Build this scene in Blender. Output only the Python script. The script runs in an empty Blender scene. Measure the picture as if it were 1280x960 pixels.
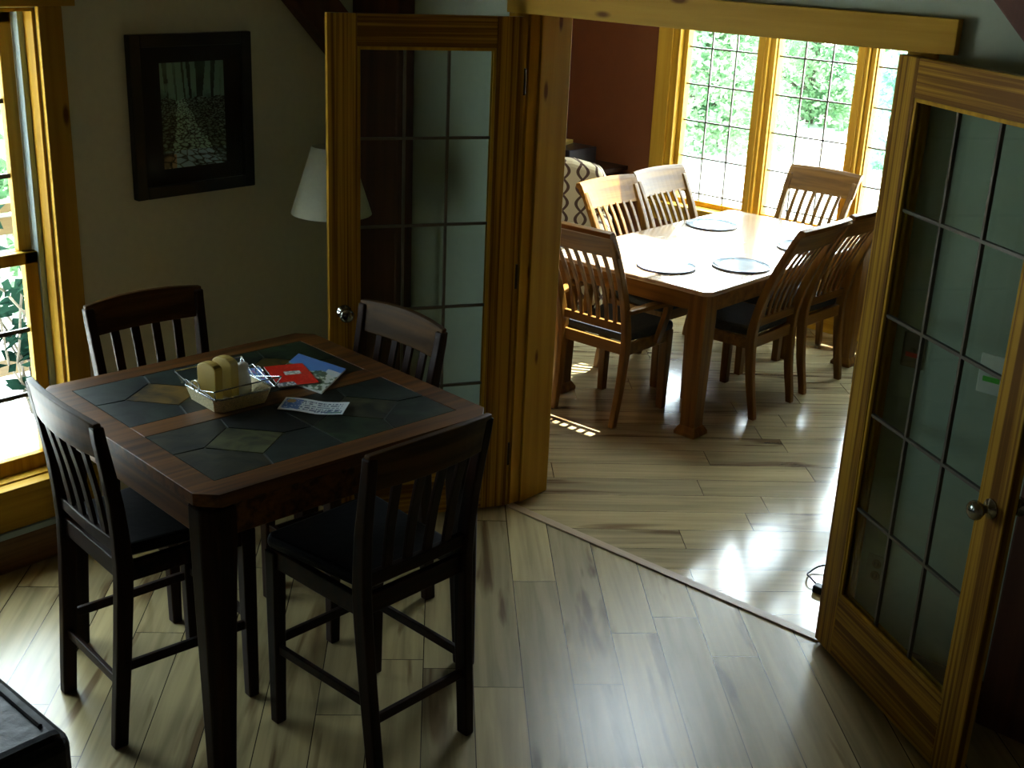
import bpy, bmesh, math, random
from mathutils import Vector, Matrix, noise
random.seed(7)
PI = math.pi
S = bpy.context.scene
COL = S.collection

# ------------------------------------------------------------------ materials
def new_mat(name):
    m = bpy.data.materials.new(name); m.use_nodes = True
    nt = m.node_tree
    return m, nt, nt.nodes['Principled BSDF']
def setp(b, **k):
    for n, v in k.items():
        n = n.replace('_', ' ')
        if n in b.inputs: b.inputs[n].default_value = v
def c4(c): return (c[0], c[1], c[2], 1.0)
def plain(name, col, rough=.5, metal=0.0, var=.12, scale=9.0, bump=0.0, spec=.5, coat=0.0):
    m, nt, b = new_mat(name)
    setp(b, Roughness=rough, Metallic=metal)
    b.inputs['Specular IOR Level'].default_value = spec
    b.inputs['Coat Weight'].default_value = coat
    tc = nt.nodes.new('ShaderNodeTexCoord'); nz = nt.nodes.new('ShaderNodeTexNoise')
    nz.inputs['Scale'].default_value = scale; nz.inputs['Detail'].default_value = 5
    cr = nt.nodes.new('ShaderNodeValToRGB')
    cr.color_ramp.elements[0].position = .3; cr.color_ramp.elements[1].position = .7
    cr.color_ramp.elements[0].color = c4([x*(1-var) for x in col]); cr.color_ramp.elements[1].color = c4([min(1, x*(1+var)) for x in col])
    nt.links.new(tc.outputs['Object'], nz.inputs['Vector']); nt.links.new(nz.outputs['Fac'], cr.inputs['Fac'])
    nt.links.new(cr.outputs['Color'], b.inputs['Base Color'])
    if bump:
        bp = nt.nodes.new('ShaderNodeBump'); bp.inputs['Strength'].default_value = bump; bp.inputs['Distance'].default_value = .01
        nt.links.new(nz.outputs['Fac'], bp.inputs['Height']); nt.links.new(bp.outputs['Normal'], b.inputs['Normal'])
    return m
def wood(name, dark, light, axis='z', rough=.4, fine=55.0, stretch=1.3, coat=0.0, knots=False, contrast=(.36, .64), spec=.5):
    m, nt, b = new_mat(name)
    setp(b, Roughness=rough); b.inputs['Coat Weight'].default_value = coat; b.inputs['Coat Roughness'].default_value = .15
    b.inputs['Specular IOR Level'].default_value = spec
    L = nt.links.new
    tc = nt.nodes.new('ShaderNodeTexCoord'); mp = nt.nodes.new('ShaderNodeMapping')
    sc = {'x': (stretch, fine, fine), 'y': (fine, stretch, fine), 'z': (fine, fine, stretch)}[axis]
    mp.inputs['Scale'].default_value = sc
    nz = nt.nodes.new('ShaderNodeTexNoise'); nz.inputs['Scale'].default_value = 1.0; nz.inputs['Detail'].default_value = 4; nz.inputs['Roughness'].default_value = .55
    nz.inputs['Distortion'].default_value = .25
    cr = nt.nodes.new('ShaderNodeValToRGB')
    cr.color_ramp.elements[0].position = contrast[0]; cr.color_ramp.elements[1].position = contrast[1]
    cr.color_ramp.elements[0].color = c4(dark); cr.color_ramp.elements[1].color = c4(light)
    L(tc.outputs['Object'], mp.inputs['Vector']); L(mp.outputs['Vector'], nz.inputs['Vector']); L(nz.outputs['Fac'], cr.inputs['Fac'])
    out = cr.outputs['Color']
    if knots:
        mp2 = nt.nodes.new('ShaderNodeMapping')
        mp2.inputs['Scale'].default_value = {'x': (3.0, 9, 9), 'y': (9, 3.0, 9), 'z': (9, 9, 3.0)}[axis]
        vo = nt.nodes.new('ShaderNodeTexVoronoi'); vo.inputs['Scale'].default_value = 1.0
        cr2 = nt.nodes.new('ShaderNodeValToRGB'); cr2.color_ramp.elements[0].position = .07; cr2.color_ramp.elements[1].position = .14
        cr2.color_ramp.elements[0].color = (.25, .12, .05, 1); cr2.color_ramp.elements[1].color = (1, 1, 1, 1)
        mx = nt.nodes.new('ShaderNodeMix'); mx.data_type = 'RGBA'; mx.blend_type = 'MULTIPLY'; mx.inputs['Factor'].default_value = .9
        L(tc.outputs['Object'], mp2.inputs['Vector']); L(mp2.outputs['Vector'], vo.inputs['Vector']); L(vo.outputs['Distance'], cr2.inputs['Fac'])
        L(out, mx.inputs['A']); L(cr2.outputs['Color'], mx.inputs['B']); out = mx.outputs['Result']
    L(out, b.inputs['Base Color'])
    bp = nt.nodes.new('ShaderNodeBump'); bp.inputs['Strength'].default_value = .12; bp.inputs['Distance'].default_value = .002
    L(nz.outputs['Fac'], bp.inputs['Height']); L(bp.outputs['Normal'], b.inputs['Normal'])
    return m
def wood3(name, dark, light, **k): return {a: wood(name + '_' + a, dark, light, axis=a, **k) for a in 'xyz'}

def plank_floor(name, udir, vdir, v0, w, tone, rough, spec):
    m, nt, b = new_mat(name); L = nt.links.new
    def math_(op, a, bb=None, c=None):
        n = nt.nodes.new('ShaderNodeMath'); n.operation = op
        for i, v in enumerate((a, bb, c)):
            if v is None: continue
            if isinstance(v, (int, float)): n.inputs[i].default_value = v
            else: L(v, n.inputs[i])
        return n.outputs[0]
    tc = nt.nodes.new('ShaderNodeTexCoord')
    def dot(d):
        n = nt.nodes.new('ShaderNodeVectorMath'); n.operation = 'DOT_PRODUCT'; n.inputs[1].default_value = d
        L(tc.outputs['Object'], n.inputs[0]); return n.outputs['Value']
    u = dot((udir[0], udir[1], 0)); v = dot((vdir[0], vdir[1], 0))
    vv = math_('DIVIDE', math_('SUBTRACT', v, v0), w)
    row = math_('FLOOR', vv)
    wn = nt.nodes.new('ShaderNodeTexWhiteNoise'); wn.noise_dimensions = '1D'; L(row, wn.inputs['W'])
    LEN = 1.22
    uu = math_('ADD', math_('DIVIDE', u, LEN), wn.outputs['Value'])
    col = math_('FLOOR', uu)
    cb = nt.nodes.new('ShaderNodeCombineXYZ'); L(row, cb.inputs[0]); L(col, cb.inputs[1])
    wn2 = nt.nodes.new('ShaderNodeTexWhiteNoise'); wn2.noise_dimensions = '3D'; L(cb.outputs[0], wn2.inputs['Vector'])
    rnd = wn2.outputs['Value']
    # seams
    fv = math_('FRACT', vv); dv = math_('MULTIPLY', math_('MINIMUM', fv, math_('SUBTRACT', 1.0, fv)), w)
    fu = math_('FRACT', uu); du = math_('MULTIPLY', math_('MINIMUM', fu, math_('SUBTRACT', 1.0, fu)), LEN)
    seam = math_('LESS_THAN', math_('MINIMUM', dv, du), .0016)
    # grain
    cg = nt.nodes.new('ShaderNodeCombineXYZ')
    L(math_('MULTIPLY', u, 1.6), cg.inputs[0]); L(math_('MULTIPLY', v, 26.0), cg.inputs[1]); L(math_('MULTIPLY', rnd, 37.0), cg.inputs[2])
    ng = nt.nodes.new('ShaderNodeTexNoise'); ng.inputs['Scale'].default_value = 1; ng.inputs['Detail'].default_value = 5; ng.inputs['Distortion'].default_value = .4
    L(cg.outputs[0], ng.inputs['Vector'])
    cg2 = nt.nodes.new('ShaderNodeCombineXYZ')
    L(math_('MULTIPLY', u, 1.1), cg2.inputs[0]); L(math_('MULTIPLY', v, 9.0), cg2.inputs[1]); L(math_('MULTIPLY', rnd, 91.0), cg2.inputs[2])
    ns = nt.nodes.new('ShaderNodeTexNoise'); ns.inputs['Scale'].default_value = 1; ns.inputs['Detail'].default_value = 3; ns.inputs['Distortion'].default_value = .8
    L(cg2.outputs[0], ns.inputs['Vector'])
    cr = nt.nodes.new('ShaderNodeValToRGB'); e = cr.color_ramp.elements
    e[0].position = .32; e[0].color = c4([x*.72 for x in tone]); e[1].position = .66; e[1].color = c4([min(1, x*1.12) for x in tone])
    L(ng.outputs['Fac'], cr.inputs['Fac'])
    # dark heartwood streaks
    cs = nt.nodes.new('ShaderNodeValToRGB'); e = cs.color_ramp.elements
    e[0].position = .585; e[0].color = (1, 1, 1, 1); e[1].position = .68; e[1].color = (.42, .34, .30, 1)
    L(ns.outputs['Fac'], cs.inputs['Fac'])
    m1 = nt.nodes.new('ShaderNodeMix'); m1.data_type = 'RGBA'; m1.blend_type = 'MULTIPLY'; m1.inputs['Factor'].default_value = 1
    L(cr.outputs['Color'], m1.inputs['A']); L(cs.outputs['Color'], m1.inputs['B'])
    ct = nt.nodes.new('ShaderNodeValToRGB'); e = ct.color_ramp.elements
    e[0].position = 0; e[0].color = (.72, .72, .74, 1); e[1].position = 1; e[1].color = (1.0, .98, .93, 1)
    L(rnd, ct.inputs['Fac'])
    m2 = nt.nodes.new('ShaderNodeMix'); m2.data_type = 'RGBA'; m2.blend_type = 'MULTIPLY'; m2.inputs['Factor'].default_value = 1
    L(m1.outputs['Result'], m2.inputs['A']); L(ct.outputs['Color'], m2.inputs['B'])
    m3 = nt.nodes.new('ShaderNodeMix'); m3.data_type = 'RGBA'; L(seam, m3.inputs['Factor'])
    L(m2.outputs['Result'], m3.inputs['A']); m3.inputs['B'].default_value = (.03, .022, .012, 1)
    L(m3.outputs['Result'], b.inputs['Base Color'])
    setp(b, Roughness=rough); b.inputs['Specular IOR Level'].default_value = spec
    bp = nt.nodes.new('ShaderNodeBump'); bp.inputs['Strength'].default_value = .06; bp.inputs['Distance'].default_value = .003
    L(ng.outputs['Fac'], bp.inputs['Height']); L(bp.outputs['Normal'], b.inputs['Normal'])
    return m
def glass_mat(name, tint=(.93, .97, .95), refl=1.0):
    m = bpy.data.materials.new(name); m.use_nodes = True; nt = m.node_tree; nt.nodes.clear()
    o = nt.nodes.new('ShaderNodeOutputMaterial'); t = nt.nodes.new('ShaderNodeBsdfTransparent'); g = nt.nodes.new('ShaderNodeBsdfGlossy')
    t.inputs['Color'].default_value = c4(tint); g.inputs['Roughness'].default_value = .02
    f = nt.nodes.new('ShaderNodeFresnel'); gm = nt.nodes.new('ShaderNodeNewGeometry'); mr = nt.nodes.new('ShaderNodeMapRange')
    mr.inputs['To Min'].default_value = 1.45; mr.inputs['To Max'].default_value = 1/1.45
    nt.links.new(gm.outputs['Backfacing'], mr.inputs['Value']); nt.links.new(mr.outputs['Result'], f.inputs['IOR'])
    mu = nt.nodes.new('ShaderNodeMath'); mu.operation = 'MULTIPLY'; mu.inputs[1].default_value = refl
    mx = nt.nodes.new('ShaderNodeMixShader')
    nt.links.new(f.outputs[0], mu.inputs[0]); nt.links.new(mu.outputs[0], mx.inputs[0]); nt.links.new(t.outputs[0], mx.inputs[1]); nt.links.new(g.outputs[0], mx.inputs[2])
    nt.links.new(mx.outputs[0], o.inputs['Surface'])
    return m
def leaf_mat(name, a, bcol):
    m = bpy.data.materials.new(name); m.use_nodes = True; nt = m.node_tree; nt.nodes.clear(); L = nt.links.new
    o = nt.nodes.new('ShaderNodeOutputMaterial'); d = nt.nodes.new('ShaderNodeBsdfDiffuse'); t = nt.nodes.new('ShaderNodeBsdfTranslucent')
    tc = nt.nodes.new('ShaderNodeTexCoord'); nz = nt.nodes.new('ShaderNodeTexNoise'); nz.inputs['Scale'].default_value = 2.5; nz.inputs['Detail'].default_value = 4
    cr = nt.nodes.new('ShaderNodeValToRGB'); cr.color_ramp.elements[0].position = .35; cr.color_ramp.elements[1].position = .65
    cr.color_ramp.elements[0].color = c4(a); cr.color_ramp.elements[1].color = c4(bcol)
    mx = nt.nodes.new('ShaderNodeMixShader'); mx.inputs[0].default_value = .5
    L(tc.outputs['Object'], nz.inputs['Vector']); L(nz.outputs['Fac'], cr.inputs['Fac'])
    L(cr.outputs['Color'], d.inputs['Color']); L(cr.outputs['Color'], t.inputs['Color'])
    L(d.outputs[0], mx.inputs[1]); L(t.outputs[0], mx.inputs[2]); L(mx.outputs[0], o.inputs['Surface'])
    return m
def print_mat(name, rough=.35):
    m, nt, b = new_mat(name); a = nt.nodes.new('ShaderNodeVertexColor'); a.layer_name = 'ink'
    nt.links.new(a.outputs['Color'], b.inputs['Base Color']); setp(b, Roughness=rough); return m
def slate_mat(name):
    m, nt, b = new_mat(name); L = nt.links.new
    a = nt.nodes.new('ShaderNodeVertexColor'); a.layer_name = 'ink'
    tc = nt.nodes.new('ShaderNodeTexCoord'); nz = nt.nodes.new('ShaderNodeTexNoise'); nz.inputs['Scale'].default_value = 9; nz.inputs['Detail'].default_value = 8; nz.inputs['Distortion'].default_value = 1.2
    cr = nt.nodes.new('ShaderNodeValToRGB'); e = cr.color_ramp.elements
    e[0].position = .36; e[0].color = (.12, .16, .17, 1); e[1].position = .72; e[1].color = (2.2, 1.9, 1.4, 1)
    mx = nt.nodes.new('ShaderNodeMix'); mx.data_type = 'RGBA'; mx.blend_type = 'MULTIPLY'; mx.inputs['Factor'].default_value = 1
    L(tc.outputs['Object'], nz.inputs['Vector']); L(nz.outputs['Fac'], cr.inputs['Fac']); L(a.outputs['Color'], mx.inputs['A']); L(cr.outputs['Color'], mx.inputs['B'])
    L(mx.outputs['Result'], b.inputs['Base Color']); setp(b, Roughness=.45); b.inputs['Specular IOR Level'].default_value = .3
    bp = nt.nodes.new('ShaderNodeBump'); bp.inputs['Strength'].default_value = .35; bp.inputs['Distance'].default_value = .004
    L(nz.outputs['Fac'], bp.inputs['Height']); L(bp.outputs['Normal'], b.inputs['Normal']); return m
def lattice_mat(name):
    m, nt, b = new_mat(name); L = nt.links.new
    def mth(op, a, bb=None):
        n = nt.nodes.new('ShaderNodeMath'); n.operation = op
        for i, v in enumerate((a, bb)):
            if v is None: continue
            if isinstance(v, (int, float)): n.inputs[i].default_value = v
            else: L(v, n.inputs[i])
        return n.outputs[0]
    tc = nt.nodes.new('ShaderNodeTexCoord'); sp = nt.nodes.new('ShaderNodeSeparateXYZ'); L(tc.outputs['Object'], sp.inputs[0])
    x = mth('MULTIPLY', mth('ADD', sp.outputs[0], mth('MULTIPLY', sp.outputs[1], .6)), 8.0); s = mth('MULTIPLY', mth('SINE', mth('MULTIPLY', sp.outputs[2], 30.0)), .27)
    l = []
    for op in ('ADD', 'SUBTRACT'):
        f = mth('FRACT', mth(op, x, s)); l.append(mth('LESS_THAN', mth('ABSOLUTE', mth('SUBTRACT', f, .5)), .085))
    k = mth('MAXIMUM', l[0], l[1])
    mx = nt.nodes.new('ShaderNodeMix'); mx.data_type = 'RGBA'; L(k, mx.inputs['Factor'])
    mx.inputs['A'].default_value = (.50, .43, .26, 1); mx.inputs['B'].default_value = (.07, .035, .02, 1)
    L(mx.outputs['Result'], b.inputs['Base Color']); setp(b, Roughness=.9); return m

M = {}
M['wall'] = plain('painted_wall', (.70, .71, .55), .75, var=.03, scale=30, bump=.04)
M['wall_cool'] = plain('painted_wall_cool', (.37, .45, .35), .75, var=.03, scale=30, bump=.04)
M['red'] = plain('red_wall', (.13, .034, .003), .7, var=.05, scale=12)
M['ceiling'] = plain('ceiling_paint', (.62, .62, .58), .8, var=.03)
pine = wood3('pine', (.30, .155, .010), (.50, .30, .026), spec=.15, rough=.5, fine=30, stretch=.9, contrast=(.3, .7))
pinek = wood3('knotty_pine', (.38, .205, .018), (.55, .335, .040), spec=.12, rough=.5, fine=18, stretch=.8, knots=True, contrast=(.3, .7))
fir = wood3('fir_door', (.14, .058, .005), (.42, .235, .024), spec=.15, rough=.45, fine=52, stretch=.5, contrast=(.42, .58))
logwall = wood3('stained_log_wall', (.16, .10, .05), (.26, .17, .09), rough=.7, fine=8, stretch=.6)
timber = wood3('dark_timber', (.07, .022, .010), (.12, .04, .018), rough=.6, fine=20, stretch=1)
dark = wood3('dark_chair_wood', (.006, .0022, .0010), (.022, .0075, .0022), rough=.45, fine=28, stretch=1.2, coat=.0, spec=.12)
crest = wood('crest_wood', (.035, .018, .005), (.085, .042, .011), axis='x', rough=.45, fine=26, stretch=1.2, spec=.1)
mid = wood3('table_border_wood', (.035, .013, .003), (.15, .060, .012), rough=.38, fine=34, stretch=1.2, spec=.3)
oak = wood3('warm_oak', (.115, .054, .008), (.22, .112, .018), rough=.42, fine=30, stretch=1.1, spec=.25)
tabwood = wood('table_top_wood', (.32, .22, .13), (.48, .36, .24), axis='y', rough=.21, fine=14, stretch=.8, coat=1.0, spec=1.0)
M['floor'] = plank_floor('laminate_planks', (-.70711, .70711), (.70711, .70711), .3135, .1667, (.38, .315, .16), .27, .32)
M['floor2'] = plank_floor('laminate_planks_dining', (.70711, .70711), (-.70711, .70711), 4.28, .1700, (.40, .335, .18), .15, 1.0)
M['strip'] = wood('threshold_wood', (.24, .16, .08), (.36, .26, .14), axis='x', rough=.35)
M['seat'] = plain('black_leather', (.003, .003, .003), .5, var=.3, scale=40, bump=.1, spec=.15)
M['sofa'] = plain('black_sofa_leather', (.002, .0022, .003), .45, var=.3, scale=25, bump=.25, spec=.2)
M['fabric'] = plain('charcoal_fabric', (.030, .040, .050), .8, var=.35, scale=160, bump=.3, spec=.25)
M['glass'] = glass_mat('door_glass', (.93, .97, .95), .8)
M['pane'] = glass_mat('window_glass', (.98, .995, .99), .6)
M['came'] = plain('grille_metal', (.10, .09, .065), .45, var=.1)
M['black'] = plain('black_metal', (.006, .006, .007), .35, metal=.6, var=.1)
M['hinge'] = plain('dark_hinge', (.035, .03, .025), .35, metal=.9)
M['chrome'] = plain('dark_nickel', (.30, .31, .30), .1, metal=1.0, var=.05)
M['shade'] = plain('lamp_shade_linen', (.58, .64, .50), .9, var=.03, scale=60)
M['frame'] = plain('black_frame', (.004, .004, .0045), .35, var=.1)
M['mat'] = plain('black_mat_board', (.003, .003, .003), .6, var=.1)
M['vinyl'] = plain('grey_window_track', (.32, .40, .40), .45, var=.04)
M['slate'] = slate_mat('slate_tiles'); M['grout'] = plain('grey_grout', (.05, .06, .055), .5)
M['print'] = print_mat('printed_paper', .3)
M['wicker'] = plain('cream_wicker', (.68, .60, .34), .6, var=.3, scale=220, bump=.5)
M['wire'] = plain('pale_wire', (.55, .60, .60), .25, metal=.8)
M['tan'] = plain('tan_card', (.42, .31, .06), .6, var=.08)
M['ceramic'] = plain('white_ceramic', (.62, .66, .64), .2, var=.02)
M['plate'] = plain('switch_plastic', (.62, .68, .60), .4, var=.02)
M['plate2'] = plain('beige_plastic', (.20, .17, .10), .4, var=.02)
M['tgreen'] = plain('green_tape', (.08, .50, .04), .6); M['tred'] = plain('red_tape', (.60, .06, .02), .6)
M['mat_round'] = plain('glazed_plate', (.42, .52, .58), .12, var=.1, coat=.5)
M['rim'] = plain('dark_plate_rim', (.03, .03, .07), .2)
M['deck'] = wood('weathered_deck', (.60, .64, .66), (.80, .84, .86), axis='y', rough=.7, fine=12)
M['rail'] = wood('deck_rail_wood', (.07, .045, .015), (.12, .08, .03), axis='y', rough=.6, fine=20)
M['gravel'] = plain('pale_gravel', (.80, .82, .76), .9, var=.08, scale=2)
M['bark'] = plain('bark', (.12, .10, .08), .9, var=.4, scale=12, bump=.5)
M['leaf'] = leaf_mat('bright_leaves', (.13, .27, .14), (.42, .58, .36)); M['leaf2'] = leaf_mat('cool_leaves', (.11, .25, .18), (.36, .55, .43))
M['shrub'] = leaf_mat('shrub_leaves', (.004, .014, .010), (.014, .04, .026))
M['lattice'] = lattice_mat('lattice_fabric')
M['tv'] = plain('black_plastic', (.008, .008, .01), .3)

# ------------------------------------------------------------------ mesh helpers
class MB:
    def __init__(s): s.bm = bmesh.new()
    def box(s, x0, x1, y0, y1, z0, z1):
        v = [s.bm.verts.new((x, y, z)) for z in (z0, z1) for y in (y0, y1) for x in (x0, x1)]
        for f in ((0, 2, 3, 1), (4, 5, 7, 6), (0, 1, 5, 4), (2, 6, 7, 3), (0, 4, 6, 2), (1, 3, 7, 5)): s.bm.faces.new([v[i] for i in f])
        return s
    def loft(s, rings, caps=True, closed=False):
        R = [[s.bm.verts.new(p) for p in r] for r in rings]
        n = len(R[0]); m = len(R)
        for i in range(m if closed else m - 1):
            a, b = R[i], R[(i + 1) % m]
            for j in range(n): s.bm.faces.new((a[j], a[(j+1) % n], b[(j+1) % n], b[j]))
        if caps and not closed:
            s.bm.faces.new(R[0][::-1]); s.bm.faces.new(R[-1])
        return s
    def post(s, secs):   # secs: (x,y,z,hx,hy) horizontal rectangles
        return s.loft([[(x-a, y-b, z), (x+a, y-b, z), (x+a, y+b, z), (x-a, y+b, z)] for x, y, z, a, b in secs])
    def bar(s, secs):    # secs: (x,y,z,hy,hz) rectangles normal to x
        return s.loft([[(x, y-a, z-b), (x, y+a, z-b), (x, y+a, z+b), (x, y-a, z+b)] for x, y, z, a, b in secs])
    def obb(s, p, q, w, h, up=(0, 0, 1)):
        p, q = Vector(p), Vector(q); d = (q-p).normalized(); r = d.cross(Vector(up)).normalized(); u = r.cross(d)
        return s.loft([[c + r*a*w/2 + u*b*h/2 for a, b in ((-1, -1), (1, -1), (1, 1), (-1, 1))] for c in (p, q)])
    def tube(s, pts, r, n=8, closed=False):
        pts = [Vector(p) for p in pts]; m = len(pts); rings = []
        rr = r if isinstance(r, (list, tuple)) else [r]*m
        pu = None
        for i in range(m):
            a = pts[(i-1) % m] if (closed or i > 0) else pts[i]; b = pts[(i+1) % m] if (closed or i < m-1) else pts[i]
            d = (b-a).normalized()
            if pu is None: pu = d.orthogonal().normalized()
            pu = (pu - d*pu.dot(d)).normalized(); w = d.cross(pu)
            rings.append([pts[i] + (pu*math.cos(t) + w*math.sin(t))*rr[i] for t in [2*PI*k/n for k in range(n)]])
        return s.loft(rings, closed=closed)
    def lathe(s, prof, n=24, c=(0, 0, 0), ax='z', cap=True):
        rings = []
        for r, h in prof:
            ring = []
            for k in range(n):
                t = 2*PI*k/n; a, b = r*math.cos(t), r*math.sin(t)
                p = {'z': (a, b, h), 'y': (b, h, a), 'x': (h, a, b)}[ax]
                ring.append((c[0]+p[0], c[1]+p[1], c[2]+p[2]))
            rings.append(ring)
        return s.loft(rings, caps=cap)
    def prism(s, poly, z0, z1):
        return s.loft([[(x, y, z) for x, y in poly] for z in (z0, z1)])
    def build(s, name, mat, parent=None, bev=0.0, smooth=False, seg=2, sub=0, loc=None, rz=0):
        bmesh.ops.recalc_face_normals(s.bm, faces=s.bm.faces)
        me = bpy.data.meshes.new(name); s.bm.to_mesh(me); s.bm.free()
        o = bpy.data.objects.new(name, me); COL.objects.link(o); me.materials.append(mat)
        if parent: o.parent = parent
        if loc: o.location = loc; o.rotation_euler = (0, 0, rz)
        if smooth:
            for p in me.polygons: p.use_smooth = True
        if bev:
            md = o.modifiers.new('bevel', 'BEVEL'); md.width = bev; md.segments = seg; md.limit_method = 'ANGLE'; md.angle_limit = .6
        if sub:
            md = o.modifiers.new('sub', 'SUBSURF'); md.levels = md.render_levels = sub
            for p in me.polygons: p.use_smooth = True
        return o
def tag(o, label=None, cat=None, group=None, kind=None):
    if label: o['label'] = label
    if cat: o['category'] = cat
    if group: o['group'] = group
    if kind: o['kind'] = kind
    return o
def thing(name, loc, rz=0, label=None, cat=None, group=None, kind=None):
    o = bpy.data.objects.new(name, None); COL.objects.link(o); o.location = loc; o.rotation_euler = (0, 0, rz); o.empty_display_size = .1
    return tag(o, label, cat, group, kind)
def kids(o): return [c for c in COL.objects if c.parent == o]
def dup(o, parent=None, loc=None, rz=None, label=None):
    c = o.copy(); COL.objects.link(c); c.parent = parent
    if loc is not None: c.location = loc
    if rz is not None: c.rotation_euler = (0, 0, rz)
    if label: c['label'] = label
    for k in kids(o): dup(k, c)
    return c
def grid_print(name, w, h, nx, ny, fn, mat, parent=None, to=None):
    """flat printed sheet; fn(s,t)->colour, to(s,t)->point"""
    bm = bmesh.new(); lay = bm.loops.layers.color.new('ink') if False else None
    V = [[bm.verts.new(to(i/nx, j/ny) if to else ((i/nx-.5)*w, (j/ny-.5)*h, 0)) for i in range(nx+1)] for j in range(ny+1)]
    F = []
    for j in range(ny):
        for i in range(nx):
            bm.faces.new((V[j][i], V[j][i+1], V[j+1][i+1], V[j+1][i])); F.append(fn((i+.5)/nx, (j+.5)/ny))
    me = bpy.data.meshes.new(name); bm.to_mesh(me); bm.free()
    ca = me.color_attributes.new('ink', 'FLOAT_COLOR', 'CORNER')
    for p, c in zip(me.polygons, F):
        for li in p.loop_indices: ca.data[li].color = c4(c)
    o = bpy.data.objects.new(name, me); COL.objects.link(o); me.materials.append(mat); o.parent = parent
    return o

XL, YO, YB, YF = -4.10, 3.66, 3.88, 7.05     # left wall, opening wall (two faces), window wall
XR, YR, ZC = 1.6, -2.6, 3.3
OX0, OX1, OZ = -3.185, -1.675, 2.05          # opening

# ------------------------------------------------------------------ shell
def st(o, label=None, cat=None): return tag(o, label, cat, None, 'structure')
b = MB(); b.box(XL-.2, XR+.2, YR-.2, YO, -.08, 0); st(b.build('floor', M['floor']), 'wide plank laminate floor in the front room, planks running away', 'floor')
b = MB(); b.box(-6.6, .3, YO, YF+.2, -.08, 0); st(b.build('floor_dining', M['floor2']), 'plank laminate floor of the dining room behind the doorway', 'floor')
# left wall with window holes (window seen at Y 1.2..2.15; an unseen one nearer the viewer is added for fill light)
WZ0, WZ1 = .33, 2.03
b = MB()
for y0, y1 in ((YR-.2, -1.6), (-1.0, 1.02), (2.15, YO+.22)): b.box(XL-.16, XL, y0, y1, 0, ZC)
for y0, y1 in ((-1.6, -1.0), (1.02, 2.15)):
    b.box(XL-.16, XL, y0, y1, 0, WZ0); b.box(XL-.16, XL, y0, y1, WZ1, ZC)
st(b.build('wall_left', M['wall']), 'grey green painted wall with the framed picture', 'wall')
b = MB()
b.box(XL, OX0-.02, YO, YB, 0, ZC); b.box(OX1+.02, XR+.2, YO, YB, 0, ZC); b.box(OX0-.02, OX1+.02, YO, YB, OZ+.02, ZC)
st(b.build('wall_middle', M['wall_cool']), 'painted wall around the double doorway', 'wall')
b = MB(); b.box(-6.6, .3, YB, YB+.012, 2.3, 2.6); b.box(-6.6, OX0-.02, YB, YB+.012, 0, 2.3); b.box(OX1+.02, .3, YB, YB+.012, 0, 2.3)
st(b.build('wall_dining_front', M['red']), 'red wall on the dining side of the doorway', 'wall')
b = MB(); b.box(XR, XR+.2, YR-.2, YO, 0, ZC); st(b.build('wall_right', logwall['y']), 'right wall of the front room', 'wall')
st(MB().box(XL-.16, XR+.2, YR-.16, YR, 0, ZC).build('wall_rear', logwall['x']), 'rear wall of the front room', 'wall')
b = MB(); b.box(XL-.16, XR+.2, YR-.2, YB, ZC, ZC+.1); st(b.build('ceiling', logwall['y']), 'ceiling of the front room', 'ceiling')
# dining shell
WX = [(-4.80, -4.235), (-4.115, -3.545), (-3.435, -2.865)]; DZ0, DZ1 = .665, 2.17
b = MB()
b.box(-6.6, -4.87, YF, YF+.16, 0, 2.6); b.box(-2.80, .3, YF, YF+.16, 0, 2.6); b.box(-4.87, -2.80, YF, YF+.16, 0, DZ0-.04); b.box(-4.87, -2.80, YF, YF+.16, DZ1+.04, 2.6)
st(b.build('wall_far', M['red']), 'red wall around the dining room windows', 'wall')
b = MB(); b.box(-6.8, -6.6, YB, YF+.16, 0, 2.6); st(b.build('wall_dining_left', M['red']), 'red left wall of the dining room', 'wall')
b = MB(); b.box(.1, .3, YB, YF+.16, 0, 2.6); st(b.build('wall_dining_right', M['red']), 'red right wall of the dining room', 'wall')
SK = (-4.34, -3.425, 5.33, 6.22)  # skylight opening, added out of view and sized to place the sun patches
b = MB(); b.box(-6.8, SK[0], YB, YF+.16, 2.6, 2.7); b.box(SK[1], .3, YB, YF+.16, 2.6, 2.7); b.box(SK[0], SK[1], YB, SK[2], 2.6, 2.7); b.box(SK[0], SK[1], SK[3], YF+.16, 2.6, 2.7)
b.box(-6.8, .3, YF+.16, 7.575, 2.6, 2.7); st(b.build('ceiling_dining', M['ceiling']), 'dining room ceiling with an added skylight over the table and a sun-blocking eave', 'ceiling')  # strip past the wall is an unseen eave added to block window sun

# ------------------------------------------------------------------ trim
tn = [0]
def trim(bl, mat, label, bev=.003):
    tn[0] += 1; return st(bl.build('trim_%d' % tn[0], mat, bev=bev), label, 'trim')
trim(MB().box(OX0, OX1, YO-.03, YO+.012, 0, .007), M['strip'], 'thin wooden threshold strip between the two plank floors', .002)
trim(MB().box(-3.284, -1.518, YO-.035, YO, OZ, OZ+.103), pinek['x'], 'knotty pine head board above the doorway')
# jambs (with stop) and casings
for nm, x0, s in (('left', OX0, 1), ('right', OX1, -1)):
    b = MB(); b.box(min(x0-.02*s, x0), max(x0-.02*s, x0), YO-.005, YB+.01, 0, OZ); b.box(min(x0, x0+.013*s), max(x0, x0+.013*s), YO+.05, YB+.01, 0, OZ)
    trim(b, pinek['z'], 'knotty pine jamb on the %s side of the doorway' % nm)
    cx = (x0-.10*s, x0-.012*s)
    trim(MB().box(min(cx), max(cx), YO-.02, YO, 0, OZ), pine['z'], 'pine casing on the %s of the doorway' % nm)
trim(MB().box(OX0, OX1, YO-.005, YB+.01, OZ, OZ+.02), pinek['x'], 'pine head jamb across the top of the doorway')
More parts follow.
